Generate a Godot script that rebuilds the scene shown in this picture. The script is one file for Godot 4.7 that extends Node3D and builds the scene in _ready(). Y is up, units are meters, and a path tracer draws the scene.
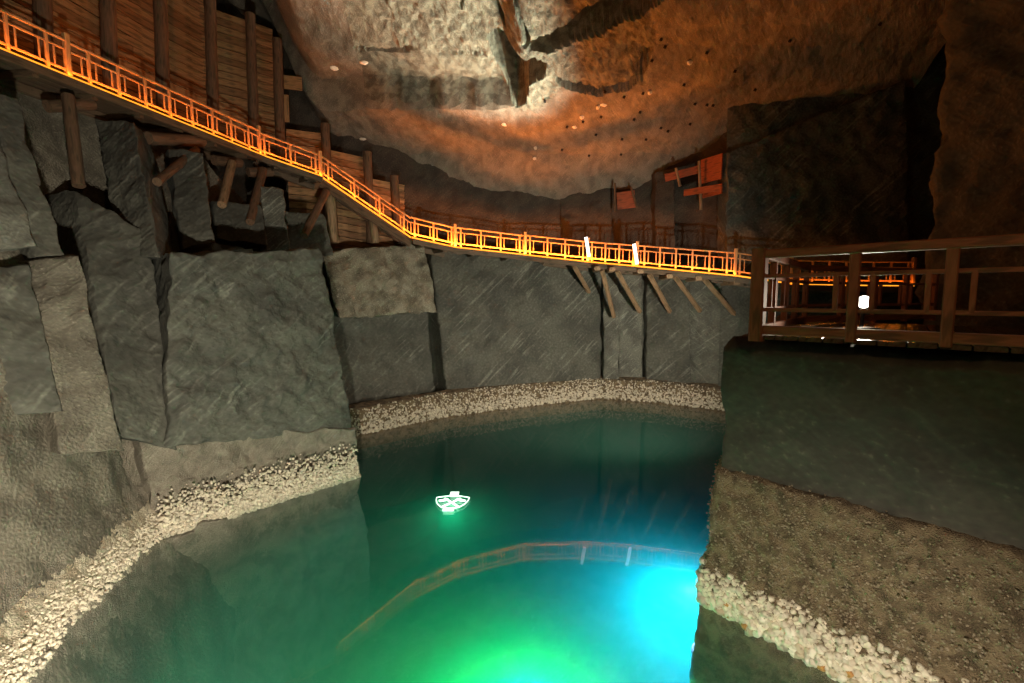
extends Node3D
# A flooded salt-mine chamber: green lit lake, hewn rock walls, timber walkway with amber light strips.

const FOCAL := 484.0          # focal length in pixels of the 1024 x 683 frame
const EYE := 5.2              # camera height over the water (the water is y = 0)
const PITCH := 5.3            # degrees downwards

var rng := RandomNumberGenerator.new()
var n_big := FastNoiseLite.new()
var n_mid := FastNoiseLite.new()
var n_fine := FastNoiseLite.new()
var n_cell := FastNoiseLite.new()
var M := {}
var bar_cache := {}

# ------------------------------------------------------------------ small helpers
func ray(px: float, py: float) -> Vector3:
	var a := (px - 512.0) / FOCAL
	var b := (341.5 - py) / FOCAL
	var c := cos(deg_to_rad(PITCH))
	var s := sin(deg_to_rad(PITCH))
	return Vector3(a, b * c - s, -(c + b * s))

func dep(px: float, py: float, d: float) -> Vector3:      # the point seen at a pixel, d metres into the chamber
	var v := ray(px, py)
	return Vector3(0, EYE, 0) + v * (d / -v.z)

func level(px: float, py: float, y := 0.0) -> Vector3:    # the point seen at a pixel on a level plane
	var v := ray(px, py)
	return Vector3(0, EYE, 0) + v * ((y - EYE) / v.y)

func tag(o: Node, label := "", category := "", group := "", kind := "") -> Node:
	if label: o.set_meta("label", label)
	if category: o.set_meta("category", category)
	if group: o.set_meta("group", group)
	if kind: o.set_meta("kind", kind)
	return o

func base(called: String, at := Vector3.ZERO) -> Node3D:
	var o := Node3D.new()
	o.name = called
	add_child(o, true)
	o.position = at
	return o

func put(called: String, mesh: Mesh, mat: Material, parent: Node = self) -> MeshInstance3D:
	var o := MeshInstance3D.new()
	o.name = called
	o.mesh = mesh
	o.material_override = mat
	o.cast_shadow = GeometryInstance3D.SHADOW_CASTING_SETTING_DOUBLE_SIDED
	parent.add_child(o, true)
	return o

func origin_of(parent: Node) -> Vector3:                   # where a part's parent chain stands
	var v := Vector3.ZERO
	var p := parent
	while p != self and p is Node3D:
		v += (p as Node3D).position
		p = p.get_parent()
	return v

# ------------------------------------------------------------------ meshes
func grid_arrays(p: PackedVector3Array, nu: int, nv: int) -> Array:      # nu x nv points, u to the right, v upwards
	var nrm := PackedVector3Array()
	nrm.resize(nu * nv)
	for j in nv:
		for i in nu:
			var du := p[j * nu + mini(i + 1, nu - 1)] - p[j * nu + maxi(i - 1, 0)]
			var dv := p[mini(j + 1, nv - 1) * nu + i] - p[maxi(j - 1, 0) * nu + i]
			var n := du.cross(dv)
			nrm[j * nu + i] = n.normalized() if n.length_squared() > 1e-14 else Vector3(0, 0, 1)
	var idx := PackedInt32Array()
	idx.resize((nu - 1) * (nv - 1) * 6)
	var k := 0
	for j in nv - 1:
		for i in nu - 1:
			var a := j * nu + i
			idx[k] = a; idx[k + 1] = a + nu + 1; idx[k + 2] = a + 1
			idx[k + 3] = a; idx[k + 4] = a + nu; idx[k + 5] = a + nu + 1
			k += 6
	var arr := []
	arr.resize(Mesh.ARRAY_MAX)
	arr[Mesh.ARRAY_VERTEX] = p
	arr[Mesh.ARRAY_NORMAL] = nrm
	arr[Mesh.ARRAY_INDEX] = idx
	return arr

func mesh_of(arr: Array) -> ArrayMesh:
	var m := ArrayMesh.new()
	m.add_surface_from_arrays(Mesh.PRIMITIVE_TRIANGLES, arr)
	return m

func rough(p: Vector3, amp: float) -> float:
	return amp * (0.75 * n_big.get_noise_3dv(p) + 0.3 * n_mid.get_noise_3dv(p) + 0.1 * n_fine.get_noise_3dv(p))

# a loft through stations (each a column of points, bottom to top); returns {p, n, nu, nv}
func sheet(st: Array, cell: float, amp: float) -> Dictionary:
	var us := PackedFloat32Array()
	for i in st.size() - 1:
		var l := 0.0
		for r in st[i].size(): l = maxf(l, (st[i][r] as Vector3).distance_to(st[i + 1][r]))
		var k := clampi(int(l / cell), 2, 400)
		for q in k: us.append(i + float(q) / k)
	us.append(st.size() - 1)
	var vs := PackedFloat32Array()
	for r in st[0].size() - 1:
		var l := 0.0
		for i in st.size(): l = maxf(l, (st[i][r] as Vector3).distance_to(st[i][r + 1]))
		var k := clampi(int(l / cell), 2, 400)
		for q in k: vs.append(r + float(q) / k)
	vs.append(st[0].size() - 1)
	var nu := us.size()
	var nv := vs.size()
	var p := PackedVector3Array()
	p.resize(nu * nv)
	for j in nv:
		var r := mini(int(vs[j]), st[0].size() - 2)
		var fv := vs[j] - r
		for i in nu:
			var c := mini(int(us[i]), st.size() - 2)
			var fu := us[i] - c
			var a: Vector3 = (st[c][r] as Vector3).lerp(st[c + 1][r], fu)
			var b: Vector3 = (st[c][r + 1] as Vector3).lerp(st[c + 1][r + 1], fu)
			p[j * nu + i] = a.lerp(b, fv)
	var arr := grid_arrays(p, nu, nv)
	var nrm: PackedVector3Array = arr[Mesh.ARRAY_NORMAL]
	for k in p.size():
		p[k] += nrm[k] * rough(p[k], amp)
	arr = grid_arrays(p, nu, nv)
	return {"p": p, "n": arr[Mesh.ARRAY_NORMAL], "nu": nu, "nv": nv, "arr": arr}

# a hewn block of rock: front quad (top-left, top-right, bottom-right, bottom-left), pushed back along a vector
func block_mesh(q: Array, back: Vector3, cell: float, amp: float, chip := 0.05) -> ArrayMesh:
	var w := maxf((q[0] as Vector3).distance_to(q[1]), (q[3] as Vector3).distance_to(q[2]))
	var h := maxf((q[0] as Vector3).distance_to(q[3]), (q[1] as Vector3).distance_to(q[2]))
	var us := edge_steps(w, back.length(), cell)
	var vs := edge_steps(h, back.length(), cell)
	var nu := us.size()
	var nv := vs.size()
	var p := PackedVector3Array()
	p.resize(nu * nv)
	for j in nv:
		for i in nu:
			var u: float = us[i].x
			var v: float = vs[j].x
			var a: Vector3 = (q[3] as Vector3).lerp(q[2], u)
			var b: Vector3 = (q[0] as Vector3).lerp(q[1], u)
			p[j * nu + i] = a.lerp(b, v) + back * maxf(us[i].y, vs[j].y)
	var front := ((q[1] as Vector3) - (q[0] as Vector3)).cross((q[0] as Vector3) - (q[3] as Vector3)).normalized()
	for k in p.size():
		var s := p[k]
		var wob := Vector3(n_mid.get_noise_3dv(s + Vector3(31, 7, 0)), n_mid.get_noise_3dv(s + Vector3(0, 57, 13)), n_mid.get_noise_3dv(s + Vector3(5, 0, 91)))
		p[k] = s + front * rough(s, amp) + wob * chip + wob * wob.length() * chip
	return mesh_of(grid_arrays(p, nu, nv))

func edge_steps(length: float, depth: float, cell: float) -> Array:
	var out := []
	var kd := clampi(int(depth / (cell * 2.0)), 2, 24)
	for i in kd: out.append(Vector2(0, 1.0 - float(i) / kd))
	out.append(Vector2(0, 0.03 / depth))
	var k := clampi(int(length / cell), 3, 220)
	var e := minf(0.03 / length, 0.2)
	for i in k + 1: out.append(Vector2(lerpf(e, 1.0 - e, float(i) / k), 0))
	out.append(Vector2(1, 0.03 / depth))
	for i in kd: out.append(Vector2(1, float(i + 1) / kd))
	return out

func rock_block(parent: Node, called: String, q: Array, back: Vector3, mat: Material, cell := 0.08, amp := 0.16, chip := 0.05) -> MeshInstance3D:
	return put(called, block_mesh(q, back, cell, amp, chip), mat, parent)

# a squared timber with broken edges, its length along z, centred
func bar_mesh(w: float, h: float, l: float) -> ArrayMesh:
	var key := "%.3f %.3f %.2f" % [w, h, l]
	if bar_cache.has(key): return bar_cache[key]
	var c := minf(w, h) * 0.12
	var prof := [Vector2(w / 2 - c, -h / 2), Vector2(w / 2, -h / 2 + c), Vector2(w / 2, h / 2 - c), Vector2(w / 2 - c, h / 2), Vector2(-w / 2 + c, h / 2), Vector2(-w / 2, h / 2 - c), Vector2(-w / 2, -h / 2 + c), Vector2(-w / 2 + c, -h / 2)]
	var st := SurfaceTool.new()
	st.begin(Mesh.PRIMITIVE_TRIANGLES)
	st.set_smooth_group(-1)
	for i in 8:
		var a: Vector2 = prof[i]
		var b: Vector2 = prof[(i + 1) % 8]
		var a0 := Vector3(a.x, a.y, -l / 2)
		var b0 := Vector3(b.x, b.y, -l / 2)
		var a1 := Vector3(a.x, a.y, l / 2)
		var b1 := Vector3(b.x, b.y, l / 2)
		for v in [a1, b0, a0, a1, b1, b0]: st.add_vertex(v)
		if i > 0 and i < 7:
			var z := Vector3(prof[0].x, prof[0].y, 0)
			for v in [z + Vector3(0, 0, l / 2), b1, a1]: st.add_vertex(v)
			for v in [z - Vector3(0, 0, l / 2), a0, b0]: st.add_vertex(v)
	st.generate_normals()
	var m := st.commit()
	bar_cache[key] = m
	return m

func aim(o: Node3D, a: Vector3, b: Vector3, up := Vector3.UP) -> void:
	var z := (b - a).normalized()
	if absf(z.dot(up)) > 0.98: up = Vector3(0.3, 0, 1)
	var x := up.cross(z).normalized()
	o.basis = Basis(x, z.cross(x), z)
	o.position = (a + b) / 2 - origin_of(o.get_parent())

func bar(parent: Node, called: String, a: Vector3, b: Vector3, w: float, h: float, mat: Material, up := Vector3.UP) -> MeshInstance3D:
	var o := put(called, bar_mesh(w, h, snappedf(a.distance_to(b), 0.01)), mat, parent)
	aim(o, a, b, up)
	return o

func log_mesh(r0: float, r1: float, l: float, sd: int) -> ArrayMesh:
	var nu := 15
	var nv := maxi(4, int(l / 0.3)) + 4
	var p := PackedVector3Array()
	for j in nv:
		var t := clampf(float(j - 2) / (nv - 5), 0, 1)
		var k := 0.0 if j == 0 or j == nv - 1 else 1.0
		if j == 1 or j == nv - 2: k = 0.93
		for i in nu:
			var a := -TAU * i / (nu - 1)
			var r := lerpf(r0, r1, t) * k
			var d := Vector3(cos(a), sin(a), 0)
			if k > 0: r *= 1.0 + 0.10 * n_mid.get_noise_3d(cos(a) * 0.6 + sd * 3.7, sin(a) * 0.6, t * l * 0.8)
			p.append(d * r + Vector3(0, 0, (t - 0.5) * l))
	return mesh_of(grid_arrays(p, nu, nv))

func log_beam(parent: Node, called: String, a: Vector3, b: Vector3, r0: float, r1: float, mat: Material, sd := 0) -> MeshInstance3D:
	var o := put(called, log_mesh(r0, r1, a.distance_to(b), sd), mat, parent)
	aim(o, a, b)
	return o

func tube_mesh(pts: Array, r: float, sides := 8) -> ArrayMesh:
	var p := PackedVector3Array()
	var nu := sides + 1
	for j in pts.size():
		var t: Vector3 = ((pts[mini(j + 1, pts.size() - 1)] as Vector3) - (pts[maxi(j - 1, 0)] as Vector3)).normalized()
		var s := t.cross(Vector3.UP if absf(t.y) < 0.9 else Vector3.RIGHT).normalized()
		var u := s.cross(t)
		for i in nu:
			var a := -TAU * i / sides
			p.append((pts[j] as Vector3) + (s * cos(a) + u * sin(a)) * r)
	return mesh_of(grid_arrays(p, nu, pts.size()))

func lump_mesh(sd: int, seg := 9, rings := 6) -> ArrayMesh:            # a knob of salt about one unit in radius
	var p := PackedVector3Array()
	for j in rings + 1:
		var f := PI * j / rings - PI / 2
		for i in seg + 1:
			var a := -TAU * i / seg
			var d := Vector3(cos(a) * cos(f), sin(f), sin(a) * cos(f))
			var q := d * 0.55 + Vector3(sd * 11.3, sd * 3.1, 0)
			p.append(d * (1.0 + 0.55 * n_mid.get_noise_3dv(q) + 0.2 * n_fine.get_noise_3dv(q * 2.0)))
	return mesh_of(grid_arrays(p, seg + 1, rings + 1))

# ------------------------------------------------------------------ textures
func noise(kind: int, freq: float, oct: int, sd: int, fractal := FastNoiseLite.FRACTAL_FBM) -> FastNoiseLite:
	var n := FastNoiseLite.new()
	n.noise_type = kind
	n.frequency = freq
	n.fractal_type = fractal
	n.fractal_octaves = oct
	n.seed = sd
	return n

func rock_textures(sd: int, streak: float, speck: float, tint_a: Color, tint_b: Color, light: Color) -> Array:
	# hewn salt rock: cloudy grey, slanting pick marks that show white where the crystal is bruised, fine grain
	var size := 512
	var cloud := noise(FastNoiseLite.TYPE_SIMPLEX_SMOOTH, 0.008, 5, sd).get_seamless_image(size, size)
	var pick := noise(FastNoiseLite.TYPE_SIMPLEX_SMOOTH, 0.01, 4, sd + 3).get_seamless_image(size, size)
	var where := noise(FastNoiseLite.TYPE_SIMPLEX_SMOOTH, 0.007, 3, sd + 5).get_seamless_image(size, size)
	var grain := noise(FastNoiseLite.TYPE_SIMPLEX_SMOOTH, 0.12, 3, sd + 9).get_seamless_image(size, size)
	var col := Image.create(size, size, false, Image.FORMAT_RGB8)
	var hgt := Image.create(size, size, false, Image.FORMAT_RGB8)
	for y in size:
		for x in size:
			var c := cloud.get_pixel(x, y).r
			# long strokes: the sample runs eight times faster across the stroke than along it
			var sx := posmod(x, size)
			var sy := posmod(6 * y + 6 * x, size)
			var s := pick.get_pixel(sx, sy).r
			var g := grain.get_pixel(x, y).r
			var wh := smoothstep(0.4, 0.62, where.get_pixel(x, y).r)
			var bruise := smoothstep(0.54, 0.84, s) * wh * streak
			var sp := smoothstep(0.72, 0.9, g) * speck
			var k := tint_a.lerp(tint_b, smoothstep(0.25, 0.75, c))
			k = k.lerp(light, clampf(bruise + sp, 0, 1))
			k = k.darkened((1.0 - g) * 0.28)
			col.set_pixel(x, y, k)
			var hh := clampf(0.45 * g + 0.35 * s + 0.3 * c, 0, 1)
			hgt.set_pixel(x, y, Color(hh, hh, hh))
	return [ImageTexture.create_from_image(col), ImageTexture.create_from_image(hgt)]

func tri(mat: StandardMaterial3D, scale: Vector3, world := true) -> StandardMaterial3D:
	mat.uv1_triplanar = true
	mat.uv1_world_triplanar = world
	mat.uv1_scale = scale
	mat.uv1_triplanar_sharpness = 4.0
	return mat

func rock_mat(tex: Array, tint: Color, scale: float, relief: float, rgh := 0.85) -> StandardMaterial3D:
	var m := StandardMaterial3D.new()
	m.albedo_color = tint
	m.albedo_texture = tex[0]
	m.roughness = rgh
	m.heightmap_enabled = true
	m.heightmap_texture = tex[1]
	m.heightmap_scale = relief
	return tri(m, Vector3(scale, scale, scale))

func plain(c: Color, rgh := 0.7, metal := 0.0) -> StandardMaterial3D:
	var m := StandardMaterial3D.new()
	m.albedo_color = c
	m.roughness = rgh
	m.metallic = metal
	return m

func glow(c: Color, energy: float) -> StandardMaterial3D:
	var m := plain(c, 0.5)
	m.emission_enabled = true
	m.emission = c
	m.emission_energy_multiplier = energy
	return m

func wood_mat(tex: Array, c: Color, rgh := 0.65) -> StandardMaterial3D:
	var m := plain(c, rgh)
	m.albedo_texture = tex[0]
	m.heightmap_enabled = true
	m.heightmap_texture = tex[1]
	m.heightmap_scale = 0.25
	return tri(m, Vector3(2.5, 2.5, 0.35), false)

func wood_textures() -> Array:
	var size := 256
	var f := noise(FastNoiseLite.TYPE_SIMPLEX_SMOOTH, 0.03, 4, 71).get_seamless_image(size, size)
	var b := noise(FastNoiseLite.TYPE_SIMPLEX_SMOOTH, 0.012, 2, 75).get_seamless_image(size, size)
	var col := Image.create(size, size, false, Image.FORMAT_RGB8)
	var hgt := Image.create(size, size, false, Image.FORMAT_RGB8)
	for y in size:
		for x in size:
			var v := f.get_pixel(x, y).r
			var w := b.get_pixel(x, y).r
			var k := 0.78 + 0.2 * v - 0.22 * smoothstep(0.55, 0.8, w)
			col.set_pixel(x, y, Color(k, k * (0.93 + 0.06 * w), k * (0.86 + 0.1 * v)))
			hgt.set_pixel(x, y, Color(v, v, v))
	return [ImageTexture.create_from_image(col), ImageTexture.create_from_image(hgt)]

func materials() -> void:
	var t1 := rock_textures(11, 0.55, 0.25, Color(0.42, 0.415, 0.39), Color(0.53, 0.525, 0.49), Color(0.82, 0.82, 0.78))
	var t2 := rock_textures(29, 0.25, 0.5, Color(0.52, 0.495, 0.455), Color(0.64, 0.615, 0.57), Color(0.9, 0.89, 0.85))
	var t3 := rock_textures(47, 0.1, 0.9, Color(0.55, 0.5, 0.43), Color(0.8, 0.76, 0.68), Color(0.98, 0.96, 0.9))
	var t4 := rock_textures(63, 0.05, 0.5, Color(0.74, 0.69, 0.6), Color(0.92, 0.89, 0.82), Color(0.99, 0.98, 0.94))
	var w := wood_textures()
	M.rock = rock_mat(t1, Color(0.76, 0.75, 0.7), 0.12, 5.0)
	M.rock_pale = rock_mat(t1, Color(0.9, 0.89, 0.84), 0.19, 4.0)
	M.rock_white = rock_mat(t3, Color(0.8, 0.8, 0.76), 0.25, 8.0)
	M.rock_warm = rock_mat(t2, Color(0.82, 0.8, 0.74), 0.22, 5.0)
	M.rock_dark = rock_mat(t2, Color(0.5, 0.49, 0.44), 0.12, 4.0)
	M.rock_brown = rock_mat(t2, Color(0.5, 0.46, 0.41), 0.2, 5.0)
	M.ceiling = rock_mat(t2, Color(0.92, 0.88, 0.82), 0.3, 3.0)
	M.crystal = rock_mat(t3, Color(0.86, 0.86, 0.82), 0.45, 14.0)
	M.crust = rock_mat(t3, Color(0.72, 0.65, 0.55), 0.7, 7.0)
	M.crust_pale = rock_mat(t4, Color(0.95, 0.92, 0.86), 0.6, 7.0)
	M.apron = rock_mat(t2, Color(0.95, 0.92, 0.86), 0.5, 6.0)
	M.drowned = M.apron
	M.bed = rock_mat(t2, Color(0.95, 0.92, 0.86), 0.25, 4.0)
	M.salt = plain(Color(0.88, 0.84, 0.76), 0.6)
	M.salt.vertex_color_use_as_albedo = true
	M.salt_white = plain(Color(0.9, 0.86, 0.78), 0.6)
	M.salt_cream = plain(Color(0.76, 0.69, 0.58), 0.65)
	M.salt_rust = plain(Color(0.72, 0.52, 0.28), 0.65)
	M.wood_rail = wood_mat(w, Color(0.86, 0.68, 0.46))
	M.wood_deck = wood_mat(w, Color(0.44, 0.37, 0.29))
	M.wood_plank = wood_mat(w, Color(0.72, 0.56, 0.38))
	M.wood_plank_b = wood_mat(w, Color(0.62, 0.46, 0.3))
	M.wood_log = wood_mat(w, Color(0.46, 0.36, 0.27), 0.8)
	M.wood_strut = wood_mat(w, Color(0.66, 0.55, 0.42), 0.75)
	M.wood_brown = wood_mat(w, Color(0.62, 0.38, 0.25))
	M.wood_red = wood_mat(w, Color(0.7, 0.36, 0.2))
	M.wood_wet = wood_mat(w, Color(0.4, 0.34, 0.28), 0.12)
	M.iron = plain(Color(0.13, 0.1, 0.08), 0.6, 0.5)
	M.lamp_body = plain(Color(0.12, 0.12, 0.12), 0.5, 0.3)
	M.rope = plain(Color(0.62, 0.5, 0.33), 0.8)
	M.float = plain(Color(0.5, 0.36, 0.22), 0.7)
	M.strip = glow(Color(1.0, 0.62, 0.16), 1.5)
	M.panel = glow(Color(1.0, 0.98, 0.94), 1.6)
	M.flood = glow(Color(1.0, 0.96, 0.88), 6.0)
	M.globe = glow(Color(1.0, 0.85, 0.65), 4.0)
	M.sign = glow(Color(0.9, 1.0, 0.93), 1.6)
	M.deep = glow(Color(0.5, 0.95, 1.0), 3.0)
	M.water = plain(Color(0.75, 0.95, 0.9, 0.03), 0.02)
	M.water.transparency = BaseMaterial3D.TRANSPARENCY_ALPHA
	M.water.metallic_specular = 0.35

# ------------------------------------------------------------------ lamps
func spot(parent: Node, at: Vector3, to: Vector3, c: Color, energy: float, angle: float, size := 0.15, soft := 1.0) -> void:
	var l := SpotLight3D.new()
	l.name = "flood_beam"
	l.light_color = c
	l.light_energy = energy
	l.spot_angle = angle
	l.spot_angle_attenuation = soft
	l.spot_range = 60
	l.spot_attenuation = 2
	l.light_size = size
	l.shadow_enabled = true
	parent.add_child(l, true)
	l.position = at - origin_of(parent)
	l.basis = Basis.looking_at((to - at).normalized(), Vector3.UP if absf((to - at).normalized().y) < 0.98 else Vector3.RIGHT)

func omni(parent: Node, at: Vector3, c: Color, energy: float, size := 0.1) -> void:
	var l := OmniLight3D.new()
	l.name = "glow_light"
	l.light_color = c
	l.light_energy = energy
	l.omni_range = 60
	l.omni_attenuation = 2
	l.light_size = size
	l.shadow_enabled = true
	parent.add_child(l, true)
	l.position = at - origin_of(parent)

func strip_light(parent: Node, a: Vector3, b: Vector3, out: Vector3, c: Color, energy: float) -> void:
	var l := AreaLight3D.new()
	l.name = "strip_light"
	l.light_color = c
	l.light_energy = energy
	l.area_size = Vector2(a.distance_to(b), 0.05)
	l.area_range = 60
	l.area_attenuation = 2
	l.shadow_enabled = true
	parent.add_child(l, true)
	var x := (b - a).normalized()
	var z := -(Vector3.UP + out * 0.25)
	z = (z - x * z.dot(x)).normalized()      # the light leaves along -z: up and a little outwards
	l.basis = Basis(x, z.cross(x), z)
	l.position = (a + b) / 2 - origin_of(parent)

# a floodlight: yoke, housing, glowing face, and its beam just in front of the face
func floodlight(at: Vector3, to: Vector3, r: float, label: String, energy: float, angle: float, c: Color, face: Material, foot: Vector3, group := "") -> Node3D:
	var t := base("floodlight", foot)
	tag(t, label, "lamp", group)
	var d := (to - at).normalized()
	log_beam(t, "stand", foot, at - d * 0.08, 0.035, 0.03, M.lamp_body)
	var h := CylinderMesh.new()
	h.top_radius = r * 1.12
	h.bottom_radius = r * 0.6
	h.height = r * 1.2
	h.radial_segments = 24
	var o := put("housing", h, M.lamp_body, t)
	var side := d.cross(Vector3.UP if absf(d.y) < 0.95 else Vector3.RIGHT).normalized()
	o.basis = Basis(side, d, side.cross(d))
	o.position = at - d * (r * 0.62) - foot
	var f := CylinderMesh.new()
	f.top_radius = r * 0.98
	f.bottom_radius = r
	f.height = 0.03
	f.radial_segments = 24
	var g := put("lamp_face", f, face, t)
	g.basis = o.basis
	g.position = at - foot
	spot(t, at + d * 0.05, to, c, energy, angle, r)
	return t

# ------------------------------------------------------------------ the scene
func _ready() -> void:
	rng.seed = 20
	n_big = noise(FastNoiseLite.TYPE_SIMPLEX_SMOOTH, 0.35, 3, 5)
	n_mid = noise(FastNoiseLite.TYPE_SIMPLEX_SMOOTH, 1.3, 3, 8)
	n_fine = noise(FastNoiseLite.TYPE_SIMPLEX_SMOOTH, 4.5, 2, 9)
	n_cell = noise(FastNoiseLite.TYPE_CELLULAR, 3.0, 1, 14)
	camera_and_air()
	materials()
	lamps_in_the_room()
	lake()
	build_ceiling()
	build_wall_left()
	build_wall_back()
	build_wall_right()
	build_plank_wall()
	build_walkways()
	build_platform()
	build_small_things()

func camera_and_air() -> void:
	var cam := Camera3D.new()
	cam.name = "camera"
	cam.position = Vector3(0, EYE, 0)
	cam.rotation_degrees.x = -PITCH
	cam.fov = rad_to_deg(2.0 * atan(341.5 / FOCAL))
	cam.near = 0.05
	cam.far = 200
	add_child(cam)
	cam.current = true
	var e := Environment.new()
	e.background_mode = Environment.BG_COLOR
	e.background_color = Color.BLACK
	e.tonemap_mode = Environment.TONE_MAPPER_LINEAR
	e.tonemap_exposure = 1.0
	e.sdfgi_enabled = true
	e.ssao_enabled = true
	e.ssil_enabled = true
	e.volumetric_fog_enabled = true
	e.volumetric_fog_density = 0.0
	var w := WorldEnvironment.new()
	w.name = "air"
	w.environment = e
	add_child(w)

func lamps_in_the_room() -> void:
	var cool := Color(1.0, 0.97, 0.9)
	# below the visitors' gallery, low over the water, lighting both shores
	floodlight(Vector3(-1.0, 2.3, -1.5), Vector3(-8, 2.4, -10), 0.16, "black floodlight below the gallery aimed at the pale shore", 150, 54, cool, M.flood, Vector3(-1.0, 3.2, -1.3))
	floodlight(Vector3(1.2, 1.9, -1.6), Vector3(4.4, -0.4, -6.9), 0.12, "black floodlight below the gallery aimed at the rock pillar", 34, 46, cool, M.flood, Vector3(1.2, 2.9, -1.4))
	# added warm pendant, out of view, to brighten the near railing and pillar
	var g := base("added_gallery_lamp", Vector3(2.2, 8.2, 0.6))
	tag(g, "added unseen warm globe lamp brightening the near railing", "lamp")
	var gs := SphereMesh.new()
	gs.radius = 0.18
	gs.height = 0.36
	put("lamp_globe", gs, M.globe, g)
	log_beam(g, "cable", Vector3(2.2, 8.36, 0.6), Vector3(2.2, 18.4, 0.6), 0.012, 0.012, M.lamp_body)
	omni(g, Vector3(2.2, 8.2, 0.6), Color(1.0, 0.78, 0.56), 7.5, 0.18)
	# behind the pillar, for the far wall
	floodlight(Vector3(6.1, 3.5, -12.9), Vector3(2.6, 3.6, -22.5), 0.16, "black floodlight behind the pillar aimed at the far wall", 112, 62, cool, M.flood, Vector3(6.6, 3.1, -12.7))
	# under water, turned down: blue at the pillar foot, green added unseen to colour the lake
	for a in [[Vector3(3.8, -0.5, -9.2), Color(0.46, 0.66, 1.0), 350.0, "underwater lamp shining blue beside the pillar foot"], [Vector3(0.5, -0.9, -6.9), Color(0.25, 1.0, 0.6), 270.0, "added unseen underwater lamp greening the lake below the gallery"]]:
		var at: Vector3 = a[0]
		var t := base("underwater_lamp", at)
		tag(t, a[3], "lamp")
		var s := SphereMesh.new()
		s.radius = 0.12
		s.height = 0.24
		put("bulb", s, M.deep, t)
		log_beam(t, "stand", at + Vector3(0, -1.2, 0), at + Vector3(0, -0.1, 0), 0.04, 0.03, M.lamp_body)
		spot(t, at + Vector3(-0.2, -0.1, 0), at + Vector3(-0.35, -3, -0.35), a[1], a[2], 86, 0.1, 0.16)

func lake() -> void:
	var pm := PlaneMesh.new()
	pm.size = Vector2(40, 40)
	var o := put("lake_water", pm, M.water)
	o.position = Vector3(2, 0, -12)
	tag(o, "still clear surface of the emerald green lake", "water", "", "structure")
	var f := FogVolume.new()
	f.name = "lake_depth"
	f.shape = RenderingServer.FOG_VOLUME_SHAPE_BOX
	f.size = Vector3(39, 5.2, 39)
	f.position = Vector3(2, -2.63, -12)
	var fm := FogMaterial.new()
	fm.density = 0.26
	fm.albedo = Color(0.04, 0.5, 0.38)
	f.material = fm
	add_child(f)
	tag(f, "cloudy emerald water filling the lake", "water", "", "structure")
	var st := []
	for i in 9:
		var col := []
		for j in 9: col.append(Vector3(-13 + i * 3.6, -4.6, 4.0 - j * 4.0))
		st.append(col)
	var s := sheet(st, 0.3, 0.6)
	tag(put("floor", mesh_of(s.arr), M.bed), "pale silty lake bed under green water", "lake bed", "", "structure")

# ---- ceiling: a vault that climbs from the far wall towards the visitors
func vault(x: float, d: float) -> float:
	var k := [[-12.0, 18.6], [8.0, 18.6], [14.0, 17.8], [17.0, 16.8], [20.0, 15.0], [21.0, 14.1], [23.0, 13.1], [24.5, 12.2], [25.5, 10.8], [28.0, 8.2]]
	var y: float = k[0][1]
	for i in k.size() - 1:
		if d >= k[i][0] and d <= k[i + 1][0]:
			var f: float = (d - k[i][0]) / (k[i + 1][0] - k[i][0])
			y = lerpf(k[i][1], k[i + 1][1], f)
	if d > 28.0: y = 8.2
	return y + 5.5 * smoothstep(-8.3, -11.8, x)

func on_vault(px: float, py: float) -> Vector2:            # plan position of the ceiling point seen at a pixel
	var v := ray(px, py)
	for i in 900:
		var d := 8.0 + i * 0.02
		var p := Vector3(0, EYE, 0) + v * (d / -v.z)
		if p.y >= vault(p.x, d): return Vector2(p.x, d)
	return Vector2(v.x / -v.z * 26.0, 26.0)

func poly(a: Array) -> PackedVector2Array:
	var out := PackedVector2Array()
	for p in a: out.append(on_vault(p[0], p[1]))
	return out

func edge_distance(p: Vector2, g: PackedVector2Array, closed: bool) -> float:
	var best := 1e9
	for i in g.size() - (0 if closed else 1):
		var q := Geometry2D.get_closest_point_to_segment(p, g[i], g[(i + 1) % g.size()])
		best = minf(best, p.distance_to(q))
	return best

func inside(p: Vector2, g: PackedVector2Array, soft: float) -> float:
	var d := edge_distance(p, g, true)
	return smoothstep(-soft, soft, d if Geometry2D.is_point_in_polygon(p, g) else -d)

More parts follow.
